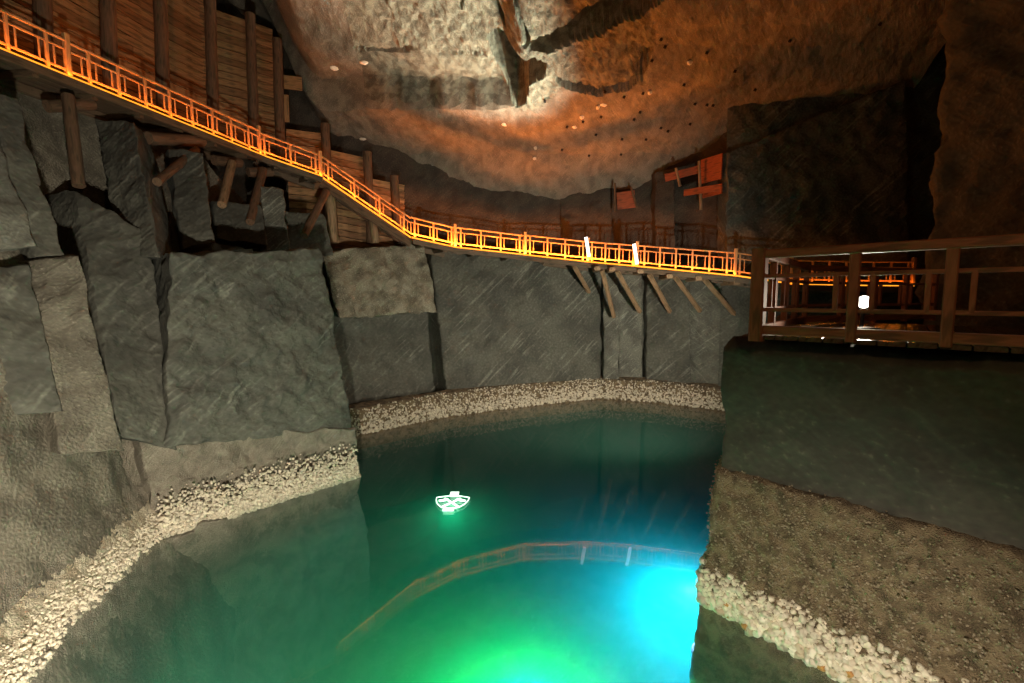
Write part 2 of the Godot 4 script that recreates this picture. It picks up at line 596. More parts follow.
func build_ceiling() -> void:
	var hole := poly([[489, 70], [500, 62], [535, 60], [546, 66], [543, 78], [528, 88], [525, 103], [517, 110], [507, 104], [497, 92]])
	var gap := poly([[524, 46], [545, 49], [570, 42], [602, 30], [640, 14], [668, -8], [640, -20], [600, 2], [575, 20], [552, 36]])
	var coarse := poly([[378, 40], [392, -10], [480, -30], [640, -30], [656, 40], [646, 84], [602, 92], [562, 86], [546, 106], [520, 113], [480, 92], [430, 84], [392, 84]])
	var cracks := [[poly([[480, 6], [496, 36], [504, 50]]), 0.1, 0.45], [poly([[508, -6], [519, 20], [527, 38]]), 0.13, 0.45], [poly([[560, 84], [578, 89], [602, 93], [626, 88], [640, 76], [646, 55]]), 0.17, 0.9],
		[poly([[450, -4], [462, 12], [464, 26], [461, 38]]), 0.06, 0.3], [poly([[381, 2], [386, 18], [385, 34]]), 0.07, 0.3], [poly([[356, 81], [380, 82], [402, 82], [416, 79]]), 0.06, 0.25], [poly([[412, 14], [416, 30]]), 0.05, 0.25], [poly([[452, 86], [486, 87]]), 0.04, 0.2]]
	var cbox := []
	for c in cracks: cbox.append(Rect2(c[0][0], Vector2.ZERO))
	for i in cracks.size():
		for p in cracks[i][0]: cbox[i] = cbox[i].expand(p)
		cbox[i] = cbox[i].grow(0.4)
	var cell := 0.075
	var x0 := -16.0
	var d0 := 17.0
	var nu := int(33.0 / cell)
	var nv := int(10.5 / cell)
	var pts := PackedVector3Array()
	pts.resize(nu * nv)
	var mats := PackedByteArray()
	mats.resize(nu * nv)
	for j in nv:
		for i in nu:
			var x := x0 + i * cell
			var d := d0 + j * cell
			var p := Vector2(x, d)
			var y := vault(x, d)
			var b := Vector3(x, y, -d)
			# the ceiling breaks upwards along a ragged riser, nearer the visitors
			var edge := 22.25 + 0.3 * n_mid.get_noise_2d(x * 0.22, 4.0)
			var step := smoothstep(0.12, -0.12, d - edge) * smoothstep(0.5, -0.6, x)
			y += 1.25 * step
			y += rough(b, 0.22)
			var rg := 0.0
			if x > -7.5 and x < 8.0 and d < 23.5:
				rg = inside(p, coarse, 0.25)
				if rg > 0.01:
					y += rg * (0.07 * n_mid.get_noise_3dv(b) + 0.07 * n_fine.get_noise_3dv(b * 0.8) - 0.06 * n_cell.get_noise_3dv(b * 0.9))
				y += 2.6 * inside(p, hole, 0.05)
				y += 1.5 * inside(p, gap, 0.08)
				for c in cracks.size():
					if cbox[c].has_point(p):
						y += cracks[c][2] * smoothstep(cracks[c][1], cracks[c][1] * 0.4, edge_distance(p, cracks[c][0], false) + 0.05 * n_fine.get_noise_2d(x * 3, d * 3))
			pts[j * nu + i] = Vector3(x, y, -d)
			mats[j * nu + i] = 1 if rg > 0.5 or step > 0.5 and x > -6.5 else 0
	# u to the right and v away from the visitors: seen from below that is already front-facing
	var arr := grid_arrays(pts, nu, nv)
	var nrm: PackedVector3Array = arr[Mesh.ARRAY_NORMAL]
	for k in nrm.size(): nrm[k] = -nrm[k]
	var ia: PackedInt32Array = arr[Mesh.ARRAY_INDEX]
	var split := [PackedInt32Array(), PackedInt32Array()]
	for t in range(0, ia.size(), 3):
		split[mats[ia[t]]].append_array(PackedInt32Array([ia[t], ia[t + 2], ia[t + 1]]))
	var root := base("ceiling")
	tag(root, "curved rock roof of the chamber with pale broken rock", "ceiling", "", "structure")
	for k in 2:
		var a2 := []
		a2.resize(Mesh.ARRAY_MAX)
		var remap := {}
		var vv := PackedVector3Array()
		var ii := PackedInt32Array()
		for q in split[k]:
			if not remap.has(q):
				remap[q] = vv.size()
				vv.append(pts[q])
			ii.append(remap[q])
		a2[Mesh.ARRAY_VERTEX] = vv
		a2[Mesh.ARRAY_INDEX] = ii
		put(["smooth_vault", "broken_rock"][k], mesh_of(a2), [M.ceiling, M.crystal][k], root)
	# the part over the visitors' heads
	var st := []
	for i in 12:
		var col := []
		for j in 9:
			var d := -6.0 + j * 2.9
			col.append(Vector3(-16 + i * 3.0, vault(-16 + i * 3.0, d) + (0.5 if j == 8 else 0.0), -d))
		st.append(col)
	put("near_vault", mesh_of(sheet(st, 0.5, 0.3).arr), M.rock_brown, root)
	# bruised white flecks of salt
	if lumps.is_empty():
		for i in 4: lumps.append(lump_mesh(i))
	for b in [[575, 128], [582, 117], [598, 109], [604, 107], [505, 127], [536, 147], [364, 62], [334, 67], [363, 139], [650, 92], [690, 62], [535, 158]]:
		var v := on_vault(b[0], b[1])
		var o := put("salt_fleck", lumps[b[0] % 4], M.salt_white, root)
		o.position = Vector3(v.x, vault(v.x, v.y) + rough(Vector3(v.x, vault(v.x, v.y), -v.y), 0.22), -v.y)
		o.scale = Vector3(0.16, 0.05, 0.09)
		o.rotation_degrees = Vector3(-40, b[0] % 60, 0)
	# rock bolts: a square plate and a nut
	var plate := bar_mesh(0.11, 0.11, 0.03)
	var nut := CylinderMesh.new()
	nut.top_radius = 0.03
	nut.bottom_radius = 0.04
	nut.height = 0.14
	nut.radial_segments = 6
	for b in [[545, 102], [567, 127], [583, 121], [596, 135], [601, 118], [605, 92], [622, 138], [634, 119], [646, 138], [661, 40], [665, 47], [652, 60], [661, 127], [643, 93], [684, 84], [707, 50], [713, 105], [755, 90], [668, 130], [621, 153], [562, 148], [589, 155], [690, 125], [707, 105], [640, 112], [624, 97], [880, 24], [695, 105], [735, 70], [790, 40]]:
		var v := on_vault(b[0], b[1])
		var y := vault(v.x, v.y) + rough(Vector3(v.x, vault(v.x, v.y), -v.y), 0.22)
		var o := put("rock_bolt", plate, M.iron, root)
		o.position = Vector3(v.x, y - 0.03, -v.y)
		o.rotation_degrees = Vector3(60, 15, 0)
		put("nut", nut, M.iron, o).rotation_degrees.x = 90

# ---- left wall
func build_wall_left() -> void:
	var root := base("wall_left")
	tag(root, "grey hewn rock wall with leaning pilasters and salt crust", "rock wall", "", "structure")
	var st := []
	for w in [[-5.2, -1.0], [-6.2, -3.6], [-6.78, -6.1], [-7.2, -7.25], [-7.46, -8.54], [-7.83, -10.5], [-9.3, -12.6], [-9.8, -15.5], [-9.6, -18.5], [-7.0, -21.0], [-4.0, -23.5]]:
		var deep: float = smoothstep(-12.0, -16.0, w[1])
		var col := []
		for r in [[-5.0, 2.4], [-2.4, 1.5], [-0.9, 0.75], [0.0, 0.0], [0.5, -0.3], [1.1, -0.65], [2.4, -1.15], [4.4, -1.9], [6.3, -2.6], [8.6, -3.4], [10.75, -4.3]]:
			var off: float = r[1]
			if r[0] > 0.0: off = lerpf(off, off * 0.62, deep)
			var yy: float = r[0] if w[1] > -20.0 else minf(r[0], 7.1)
			col.append(Vector3(w[0] + off * 0.95, yy, w[1] - off * 0.1 * (1.0 - deep) - maxf(0, -off) * 0.25 * deep))
		st.append(col)
	var s := sheet(st, 0.11, 0.28)
	put("rock_face", mesh_of(s.arr), M.rock_warm, root)
	# upper wall behind the planks
	var up := []
	for w in [[-13.8, 2.0], [-14.6, -5.0], [-14.4, -10.0], [-14.0, -15.0], [-13.6, -20.0], [-12.2, -23.8], [-8.5, -25.6], [-5.0, -26.2]]:
		up.append([Vector3(w[0], 6.5, w[1]), Vector3(w[0], 10.7, w[1]), Vector3(w[0], 15, w[1]), Vector3(w[0] - 0.2, 21, w[1])])
	put("upper_rock_face", mesh_of(sheet(up, 0.25, 0.5).arr), M.rock_brown, root)
	# hewn pilasters and slabs
	var L := Vector3(-1.2, 0, -0.4)
	rock_block(root, "rock_pilaster", [dep(28, 262, 9.9), dep(80, 256, 10.3), dep(124, 452, 9.6), dep(62, 452, 8.7)], L, M.rock_warm)
	rock_block(root, "rock_pilaster", [dep(-14, 92, 10.5), dep(18, 98, 11.0), dep(64, 257, 10.35), dep(37, 258, 10.0)], L * 1.2, M.rock)
	rock_block(root, "rock_slab", [dep(-90, 100, 9.2), dep(-2, 130, 10.2), dep(37, 246, 9.9), dep(-80, 262, 8.5)], L, M.rock_pale)
	rock_block(root, "rock_slab", [dep(-90, 268, 8.2), dep(30, 264, 9.6), dep(63, 412, 8.9), dep(-80, 424, 7.6)], L, M.rock)
	rock_block(root, "rock_slab", [dep(74, 190, 12.6), dep(150, 235, 12.9), dep(178, 450, 11.1), dep(120, 436, 10.2)], L * 1.3, M.rock)
	# the big block that stands out into the lake
	rock_block(root, "rock_block", [dep(172, 253, 12.0), dep(320, 249, 14.9), dep(354, 432, 14.35), dep(165, 446, 10.9)], Vector3(-3.2, 0.0, -3.0), M.rock, 0.07, 0.22, 0.07)
	var foot := rock_block(root, "salt_ledge", [dep(136, 440, 10.7), dep(357, 428, 14.3), level(357, 474, -0.25), level(160, 545, -0.25)], Vector3(-2.6, 0.2, -2.2), M.apron, 0.05, 0.14, 0.07)
	rock_block(root, "drowned_rock", [level(160, 540, -0.1), level(357, 474, -0.1), level(362, 474, 0) + Vector3(0.4, -4.8, 0.3), level(175, 530, 0) + Vector3(1.0, -4.8, 0.9)], Vector3(-3.0, 0.0, -2.6), M.drowned, 0.15, 0.4, 0.12)
	# pilasters under the upper walkway
	rock_block(root, "rock_pilaster", [dep(96, 118, 14.6), dep(134, 122, 14.2), dep(160, 258, 12.4), dep(118, 258, 12.8)], Vector3(-0.6, 0, -1.5), M.rock)
	rock_block(root, "rock_pilaster", [dep(168, 150, 15.4), dep(202, 152, 15.4), dep(216, 244, 14.2), dep(184, 250, 13.9)], Vector3(-0.8, 0, -1.0), M.rock)
	rock_block(root, "rock_slab", [dep(213, 200, 16.5), dep(261, 206, 16.9), dep(268, 246, 16.3), dep(216, 238, 15.8)], Vector3(-1.0, 0, -1.0), M.rock)
	rock_block(root, "rock_slab", [dep(260, 186, 17.6), dep(283, 190, 17.8), dep(290, 250, 17.0), dep(266, 250, 16.9)], Vector3(-1.0, 0, -1.0), M.rock_pale)
	rock_block(root, "rock_slab", [dep(286, 212, 18.4), dep(325, 216, 19.0), dep(334, 256, 18.4), dep(284, 256, 17.6)], Vector3(-1.2, 0, -0.8), M.rock)
	var line := [[-6.2, -3.6], [-6.78, -6.1], [-7.2, -7.25], [-7.46, -8.54], [-7.83, -10.5], [-7.6, -11.3]]
	var shore := []
	var apron := []
	var drowned := []
	for w in line:
		var at := Vector3(w[0], 0, w[1])
		shore.append([at + Vector3(0.12, -0.12, 0), at + Vector3(-0.02, 0.1, 0), at + Vector3(-0.18, 0.34, 0), at + Vector3(-0.42, 0.6, -0.05)])
		apron.append([at + Vector3(-0.28, 0.4, -0.03), at + Vector3(-0.5, 0.78, -0.05), at + Vector3(-0.9, 1.4, -0.1), at + Vector3(-1.5, 2.5, -0.1)])
		drowned.append([at + Vector3(2.6, -4.6, 0.4), at + Vector3(1.1, -2.0, 0.2), at + Vector3(0.5, -0.7, 0.05), at + Vector3(0.04, 0.03, 0)])
	var sh := sheet(shore, 0.03, 0.14)
	knobble(sh, 0.07, 1.7)
	tag(put("salt_crust", mesh_of(sh.arr), M.crust_pale, root), "white salt crust sloping into the water")
	var ap := sheet(apron, 0.05, 0.18)
	knobble(ap, 0.05, 1.3)
	put("grainy_apron", mesh_of(ap.arr), M.apron, root)
	var dr := sheet(drowned, 0.06, 0.16)
	knobble(dr, 0.08)
	put("drowned_rock", mesh_of(dr.arr), M.drowned, root)
	salt_on(sh, root, -0.05, 0.42, 3600, 0.012, 0.04, 41, Rect2(-9.5, -11.5, 4, 8), 1.6)
	salt_between(root, level(160, 533), level(357, 472), 0.0, 0.95, 0.18, 5000, 0.015, 0.05, 43)

# ---- far wall
func build_wall_back() -> void:
	var root := base("wall_back")
	tag(root, "far grey rock wall with slanting pick marks under the walkway", "rock wall", "", "structure")
	# lower wall, from the cove beside the big block to the corner under the bracketed walkway
	var low := []
	for a in [[330, 440, 318, 252, 19.9, 0.9], [360, 433, 360, 250, 21.4, 0.9], [447, 415.5, 427, 245, 23.1, 0.9], [449, 415, 430, 245, 23.2, 0.0], [520, 406, 520, 255, 24.3, 0.0], [600, 398, 600, 263, 25.0, 0.0]]:
		var w := level(a[0], a[1])
		var t := dep(a[2], a[3], a[4])
		var into := Vector3(-0.45, 0, -0.9) * (a[5] as float)      # the squared niche beside the big block
		low.append([w + Vector3(0.5, -5, 1.0), w + Vector3(0.1, -0.8, 0.2) + into * 0.4, w + into, w.lerp(t, 0.15) + into, w.lerp(t, 0.5) + into, t + into * 0.6, t + Vector3(0, 0.3, -2.5)])
	var wl := level(600, 398) + Vector3(0.2, 0, -1.2)
	low.append([wl + Vector3(0, -5, 0), wl + Vector3(0, -0.8, 0), wl, wl + Vector3(0, 0.9, 0), wl + Vector3(0, 3.2, 0), wl + Vector3(0, 6.0, 0), wl + Vector3(0, 6.6, -2.0)])
	put("rock_face", mesh_of(sheet(low, 0.11, 0.3).arr), M.rock, root)
	# the pale block at the stair foot, overhanging a squared niche
	rock_block(root, "rock_block", [dep(321, 250, 19.4), dep(424, 244, 22.2), dep(437, 311, 21.7), dep(338, 319, 18.7)], Vector3(-0.6, 0, -1.8), M.rock_white, 0.08, 0.25, 0.08)
	# slabs with open joints behind the brackets
	var top := [[602, 262, 24.9], [620, 264, 24.5], [646, 266, 24.3], [692, 270, 23.3], [742, 274, 21.9]]
	var bot := [[602, 398, 24.4], [620, 399, 24.1], [646, 400, 24.0], [692, 405, 22.9], [742, 412, 21.4]]
	for i in 4:
		var a := level(bot[i][0], bot[i][1]) + Vector3(0.06, 0.95, 0)
		var b := level(bot[i + 1][0], bot[i + 1][1]) + Vector3(-0.06, 0.95, 0)
		var push: float = [0.0, -0.35, -0.1, -0.5][i]
		var z := Vector3(0.2, 0, 1).normalized() * push
		var h: float = [5.5, 5.4, 5.3, 5.2][i]
		rock_block(root, "rock_slab", [a + Vector3(0, h, -0.5) + z, b + Vector3(0, h, -0.5) + z, b + z, a + z], Vector3(0, 0, -1.4), [M.rock_pale, M.rock_pale, M.rock, M.rock_pale][i], 0.09, 0.22, 0.05)
	# drowned foot of the slabs and wall behind
	var back := []
	for a in [[598, 398], [640, 400], [692, 405], [760, 413]]:
		var w := level(a[0], a[1])
		back.append([w + Vector3(-0.3, -5, 0.6), w + Vector3(0, -0.6, 0.1), w + Vector3(0, 0, 0), w + Vector3(0, 0.9, -0.1), w + Vector3(0, 0.95, -1.0), w + Vector3(0, 7, -1.3)])
	put("recessed_rock_face", mesh_of(sheet(back, 0.14, 0.2).arr), M.rock, root)
	# wall above the walkway, up to the roof
	var up := []
	for a in [[285, 230, 22.9], [330, 230, 23.3], [365, 232, 23.6], [400, 232, 24.2], [450, 245, 25.0], [500, 250, 25.4], [560, 255, 25.8], [640, 262, 25.3], [700, 266, 24.1], [732, 270, 22.9]]:
		var p := dep(a[0], a[1], a[2])
		up.append([Vector3(p.x, 5.0, p.z), Vector3(p.x, 7.5, p.z), Vector3(p.x, 10.0, p.z - 0.1), Vector3(p.x, 13, p.z - 0.2), Vector3(p.x, 18, p.z - 0.2)])
	put("upper_rock_face", mesh_of(sheet(up, 0.14, 0.2).arr), M.rock_brown, root)
	rock_block(root, "rock_slab", [dep(655, 172, 24.6), dep(674, 168, 24.2), dep(676, 262, 23.9), dep(656, 262, 24.3)], Vector3(0, 0, -1), M.rock_brown, 0.12, 0.2)
	rock_block(root, "rock_slab", [dep(560, 196, 25.9), dep(612, 190, 25.6), dep(612, 258, 25.3), dep(562, 254, 25.6)], Vector3(0, 0, -1), M.rock_brown, 0.12, 0.2)
	# crust along the water
	var ring := []
	for a in [[345, 437], [360, 433], [450, 415], [520, 406], [600, 398], [660, 402], [730, 411], [760, 414]]:
		var w := level(a[0], a[1])
		var o := Vector3(-w.x * 0.02, 0, 0.3)
		ring.append([w + o + Vector3(0, -0.5, 0.15), w + o, w + o + Vector3(0, 0.3, 0.05), w + o + Vector3(0, 0.62, -0.05), w + o + Vector3(0, 0.98, -0.2), w + Vector3(0, 1.08, -0.5)])
	var s := sheet(ring, 0.08, 0.12)
	var cr := put("salt_crust", mesh_of(s.arr), M.crust, root)
	tag(cr, "white salt crust along the waterline")
	salt_on(s, root, 0.02, 1.0, 5600, 0.02, 0.06, 47, Rect2(-8, -26, 22, 9), 1.0, 0, false, 0.6)

# ---- right: pillar with the platform, far right wall, near right wall
func build_wall_right() -> void:
	var root := base("wall_right")
	tag(root, "dark rock pillar with a wide band of salt crust above green water", "rock wall", "", "structure")
	var st := []
	for a in [[9.5, -18.0, 0.9, 0.2], [6.4, -12.4, 0.9, 0.1], [4.2, -9.3, 0.9, -0.1], [3.34, -7.94, 0.8, -0.25], [4.84, -6.09, 0.7, -0.6], [6.4, -4.2, 0.7, -0.6], [8.6, -1.4, 0.7, -0.6], [11, 2, 0.7, -0.6]]:
		var w := Vector3(a[0], 0, a[1])
		var i := Vector3(a[2], 0, a[3]).normalized()
		st.append([w - i * 0.45 + Vector3(0, -5, 0), w - i * 0.2 + Vector3(0, -1.4, 0), w - i * 0.02, w + i * 0.02 + Vector3(0, 0.45, 0), w + i * 0.1 + Vector3(0, 0.95, 0), w + i * 0.12 + Vector3(0, 1.6, 0), w + i * 0.18 + Vector3(0, 2.24, 0), w + i * 0.5 + Vector3(0, 2.36, 0)])
	var s := sheet(st, 0.045, 0.16)
	knobble(s, 0.1)
	tag(put("salt_crust", mesh_of(s.arr), M.crust, root), "brown grainy salt crust on the lower pillar")
	var top := []
	for a in [[9.5, -18.0, 0.9, 0.2], [6.4, -12.4, 0.9, 0.1], [4.2, -9.3, 0.9, -0.1], [3.34, -7.94, 0.8, -0.25], [4.84, -6.09, 0.7, -0.6], [6.4, -4.2, 0.7, -0.6], [8.6, -1.4, 0.7, -0.6], [11, 2, 0.7, -0.6]]:
		var w := Vector3(a[0], 0, a[1])
		var i := Vector3(a[2], 0, a[3]).normalized()
		top.append([w + i * 0.25 + Vector3(0, 2.05, 0), w + i * 0.22 + Vector3(0, 2.4, 0), w + i * 0.2 + Vector3(0, 3.4, 0), w + i * 0.22 + Vector3(0, 4.35, 0), w + i * 0.4 + Vector3(0, 4.5, 0), w + i * 3.0 + Vector3(0, 4.42, 0)])
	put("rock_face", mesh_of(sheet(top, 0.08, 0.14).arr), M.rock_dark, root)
	salt_on(s, root, -0.05, 0.6, 2600, 0.03, 0.085, 53, Rect2(3, -9, 4, 5), 1.0, 300)
	salt_on(s, root, 0.3, 2.3, 7000, 0.01, 0.024, 59, Rect2(3, -9, 5, 6), 0.0, 0, true)
	# far right wall
	var far := base("wall_right_far")
	tag(far, "dark scratched rock wall behind the timber platform", "rock wall", "", "structure")
	var fs := []
	for a in [[9.6, -22.3], [10.2, -22.0], [13.0, -21.8], [16.0, -21.3], [18.5, -20.8], [22, -20]]:
		fs.append([Vector3(a[0], -2, a[1] + 0.2), Vector3(a[0], 3.0, a[1]), Vector3(a[0], 8.0, a[1]), Vector3(a[0], 13, a[1] - 0.1), Vector3(a[0], 20, a[1] - 0.3)])
	put("rock_face", mesh_of(sheet(fs, 0.16, 0.4).arr), M.rock, far)
	rock_block(far, "rock_slab", [dep(727, 152, 22.0), dep(905, 80, 20.9), dep(908, 262, 20.8), dep(727, 262, 21.9)], Vector3(0, 0, -1.0), M.rock, 0.12, 0.3)
	# near right wall: its corner hides the end of the walkway
	var near := base("wall_right_near")
	tag(near, "rock wall beside the timber platform with shade put into its tint", "rock wall", "", "structure")
	var ns := []
	for a in [[19, -20], [14.5, -16], [11.2, -13.3], [12.0, -10.0], [13.0, -5.0], [13.5, 3.0]]:
		ns.append([Vector3(a[0], -2, a[1]), Vector3(a[0], 4.5, a[1]), Vector3(a[0], 9.0, a[1]), Vector3(a[0] + 0.2, 14, a[1]), Vector3(a[0] + 0.4, 21, a[1])])
	put("rock_face", mesh_of(sheet(ns, 0.16, 0.5).arr), M.rock_dark, near)  # same rock in a darker tint: its shade is put into the colour
	var front := base("wall_front")
	tag(front, "rock wall behind the visitors", "rock wall", "", "structure")
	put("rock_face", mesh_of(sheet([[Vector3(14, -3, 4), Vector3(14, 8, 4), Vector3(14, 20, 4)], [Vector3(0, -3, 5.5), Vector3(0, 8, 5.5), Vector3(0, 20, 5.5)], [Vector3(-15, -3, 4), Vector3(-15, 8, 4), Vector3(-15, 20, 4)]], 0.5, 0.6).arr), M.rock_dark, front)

# ---- salt knobs
func knobble(s: Dictionary, amp: float, fine := 1.0) -> void:           # cauliflower relief
	var p: PackedVector3Array = s.p
	for k in p.size():
		p[k] += (s.n[k] as Vector3) * amp * (-0.7 * n_cell.get_noise_3dv(p[k] * 1.4 * fine) - 0.5 * n_cell.get_noise_3dv(p[k] * 3.3 * fine + Vector3(7, 0, 0)))
	s.p = p
	s.arr = grid_arrays(p, s.nu, s.nv)
	s.n = s.arr[Mesh.ARRAY_NORMAL]

var lumps := []
func salt_on(s: Dictionary, parent: Node, y0: float, y1: float, count: int, r0: float, r1: float, sd: int, area: Rect2, bias := 1.0, singles := 0, brown := false, low := 0.7) -> void:
	var r := RandomNumberGenerator.new()
	r.seed = sd
	var pick := []
	var p: PackedVector3Array = s.p
	for k in p.size():
		if p[k].y > y0 and p[k].y < y1 and area.has_point(Vector2(p[k].x, p[k].z)): pick.append(k)
	if pick.is_empty(): return
	var out := []
	while out.size() < count:
		var k: int = pick[r.randi() % pick.size()]
		var t := (p[k].y - y0) / (y1 - y0)
		if bias > 0.0 and r.randf() < t * 0.75: continue
		var at := p[k] + Vector3(r.randf_range(-0.05, 0.05), r.randf_range(-0.05, 0.05), r.randf_range(-0.05, 0.05))
		out.append([at, r.randf_range(r0, r1) * (1.0 - 0.35 * t), r.randi()])
	scatter_salt(out, parent, singles, brown, low)

func salt_between(parent: Node, a: Vector3, b: Vector3, y0: float, y1: float, deep: float, count: int, r0: float, r1: float, sd: int) -> void:
	var r := RandomNumberGenerator.new()
	r.seed = sd
	var side := (b - a).cross(Vector3.UP).normalized()
	if side.z < 0: side = -side
	var out := []
	for i in count:
		var t := r.randf()
		var h := r.randf() * r.randf()
		var at := a.lerp(b, t) + Vector3(0, lerpf(y0 - 0.1, y1, h), 0) + side * (r.randf_range(-0.05, deep) - 0.12 * h)
		out.append([at, r.randf_range(r0, r1) * (1.0 - 0.3 * h), r.randi()])
	scatter_salt(out, parent, 0, false)

func scatter_salt(out: Array, parent: Node, singles: int, brown: bool, low := 0.7) -> void:
	if lumps.is_empty():
		for i in 4: lumps.append(lump_mesh(i))
	if singles > 0:
		out.sort_custom(func(a, b): return a[1] / (a[0] as Vector3).length() > b[1] / (b[0] as Vector3).length())
		for i in mini(singles, out.size()):
			var o := put("salt_knob", lumps[i % 4], [M.salt_white, M.salt_cream, M.salt_white, M.salt_cream, M.salt_rust][(out[i][2] % 23) / 5 if out[i][2] % 23 < 21 else 4], parent)
			o.position = out[i][0]
			o.rotation = Vector3(out[i][2] % 7, out[i][2] % 11, 0)
			o.scale = Vector3(out[i][1], out[i][1] * 0.8, out[i][1])
		out = out.slice(singles)
	for v in 4:
		var mine := []
		for i in range(v, out.size(), 4): mine.append(out[i])
		if mine.is_empty(): continue
		var mm := MultiMesh.new()
		mm.transform_format = MultiMesh.TRANSFORM_3D
		mm.use_colors = true
		mm.mesh = lumps[v]
		mm.instance_count = mine.size()
		for i in mine.size():
			var e: Array = mine[i]
			var b := Basis.from_euler(Vector3(e[2] % 7, e[2] % 11, e[2] % 5)).scaled(Vector3.ONE * e[1])
			mm.set_instance_transform(i, Transform3D(b, e[0]))
			var k := low + (1.0 - low) * float(e[2] % 101) / 100.0
			var c := Color(k, k * 0.96, k * 0.9) if not brown else Color(k * 0.4, k * 0.34, k * 0.27)
			mm.set_instance_color(i, c)
		var o := MultiMeshInstance3D.new()
		o.name = "salt_grain"
		o.multimesh = mm
		o.material_override = M.salt
		parent.add_child(o, true)
		tag(o, "", "", "", "stuff")

# ---- plank wall behind the upper walkway
func build_plank_wall() -> void:
	var root := base("wall_planks")
	tag(root, "timber plank wall with round posts behind the upper walkway", "plank wall", "", "structure")
	var pts := [Vector3(-14.0, 0, -8.0), Vector3(-13.7, 0, -11.2), Vector3(-13.4, 0, -14.4), Vector3(-13.05, 0, -17.6), Vector3(-12.3, 0, -20.2), Vector3(-10.4, 0, -21.9)]
	var row := 0
	var y := 11.0
	while y < 18.2:
		var h := 0.27 + 0.06 * rng.randf()
		for i in pts.size() - 1:
			if i == pts.size() - 2 and y > 16.4: continue
			var a: Vector3 = pts[i]
			var b: Vector3 = pts[i + 1]
			var over := (b - a).normalized() * 0.1
			var off := Vector3(rng.randf_range(-0.02, 0.05), 0, 0)
			bar(root, "plank", a - over + Vector3(0, y + h / 2, 0) + off, b + over + Vector3(0, y + h / 2, 0) + off, 0.07, h - 0.03, [M.wood_plank, M.wood_plank_b, M.wood_plank][rng.randi() % 3])
		y += h
		row += 1
	# a loose board end sticking out past the last tall post
	bar(root, "plank", dep(284, 82, 21.6), dep(302, 84, 21.8), 0.08, 0.55, M.wood_plank)
	bar(root, "plank", dep(286, 95, 21.6), dep(287, 122, 21.6), 0.2, 0.08, M.wood_plank)
	# lower stretch beside the stair, its top stepping down
	var low := [[286, 126, 21.6], [322, 136, 22.0], [366, 170, 22.4], [402, 192, 23.0]]
	for i in 3:
		var a := dep(low[i][0], low[i][1], low[i][2])
		var b := dep(low[i + 1][0], low[i + 1][1], low[i + 1][2])
		var ytop := (a.y + b.y) / 2.0
		var floor_y := [7.3, 7.3, 7.3][i] as float
		var k := 0
		var yy := ytop
		while yy > floor_y:
			var h := 0.28 + 0.05 * rng.randf()
			var tilt := (a.y - b.y) * 0.12
			bar(root, "plank", Vector3(a.x, yy - h / 2 + tilt, a.z), Vector3(b.x + 0.1, yy - h / 2 - tilt, b.z), 0.07, h - 0.03, [M.wood_plank, M.wood_plank_b][k % 2])
			yy -= h
			k += 1
	# round posts
	for a in [[-30, -60, 11.8, 40], [40, -60, 13.4, 70], [106, -40, 14.6, 80], [159, -40, 16.4, 110], [209, -30, 18.6, 125], [250, 14, 20.2, 140], [277, 39, 20.8, 165], [325, 124, 21.2, 240], [367, 152, 21.6, 235], [394, 176, 22.2, 238]]:
		var d: float = a[2]
		var t := dep(a[0], a[1], d + 0.6)
		var b := dep(a[0] + 4, a[3], d + 0.6)
		log_beam(root, "post", Vector3(b.x, minf(b.y, 10.9 if a[0] < 300 else 7.6), b.z), Vector3(t.x, minf(t.y, 18.3), t.z), 0.21, 0.19, M.wood_log, int(a[0]) + 50)

# ---- walkways
func bay(parent: Node, a: Vector3, b: Vector3, n: int, big_end: bool, inward: Vector3, lit := 1.0, tall := 1.0) -> void:
	# one stretch of railing from post to post: slim posts, three rails, thin balusters beside every slim post, light strip at the foot
	var r := Node3D.new()
	r.name = "railing_section"
	parent.add_child(r, true)
	var up := Vector3.UP
	var d := b - a
	var l := d.length()
	if big_end: bar(r, "main_post", b + up * -0.12, b + up * 1.16 * tall, 0.13, 0.13, M.wood_rail, inward)
	bar(r, "top_rail", a + up * 0.98 * tall, b + up * 0.98 * tall, 0.11, 0.055, M.wood_rail)
	bar(r, "middle_rail", a + up * 0.76 * tall, b + up * 0.76 * tall, 0.05, 0.045, M.wood_rail)
	bar(r, "lower_rail", a + up * 0.24, b + up * 0.24, 0.05, 0.06, M.wood_rail)
	for i in n:
		var t := 0.08 + 0.84 * (float(i) / maxf(1.0, n - 1))
		var p := a + d * t
		bar(r, "slim_post", p, p + up * 0.97 * tall, 0.07, 0.07, M.wood_rail, inward)
		for s in [-1.0, 1.0]:
			var q: Vector3 = p + d / l * 0.17 * s
			bar(r, "baluster", q + up * 0.24, q + up * 0.76 * tall, 0.035, 0.035, M.wood_rail, inward)
	var out := -inward
	var g := bar(r, "light_strip", a + up * 0.055 + out * 0.09, b + up * 0.055 + out * 0.09, 0.04, 0.06, M.strip)
	g.set_meta("label", "glowing amber light strip")
	if lit > 0.0: strip_light(r, a + up * 0.095 + out * 0.1, b + up * 0.095 + out * 0.1, out, Color(1.0, 0.53, 0.17), 5.6 * l * lit)

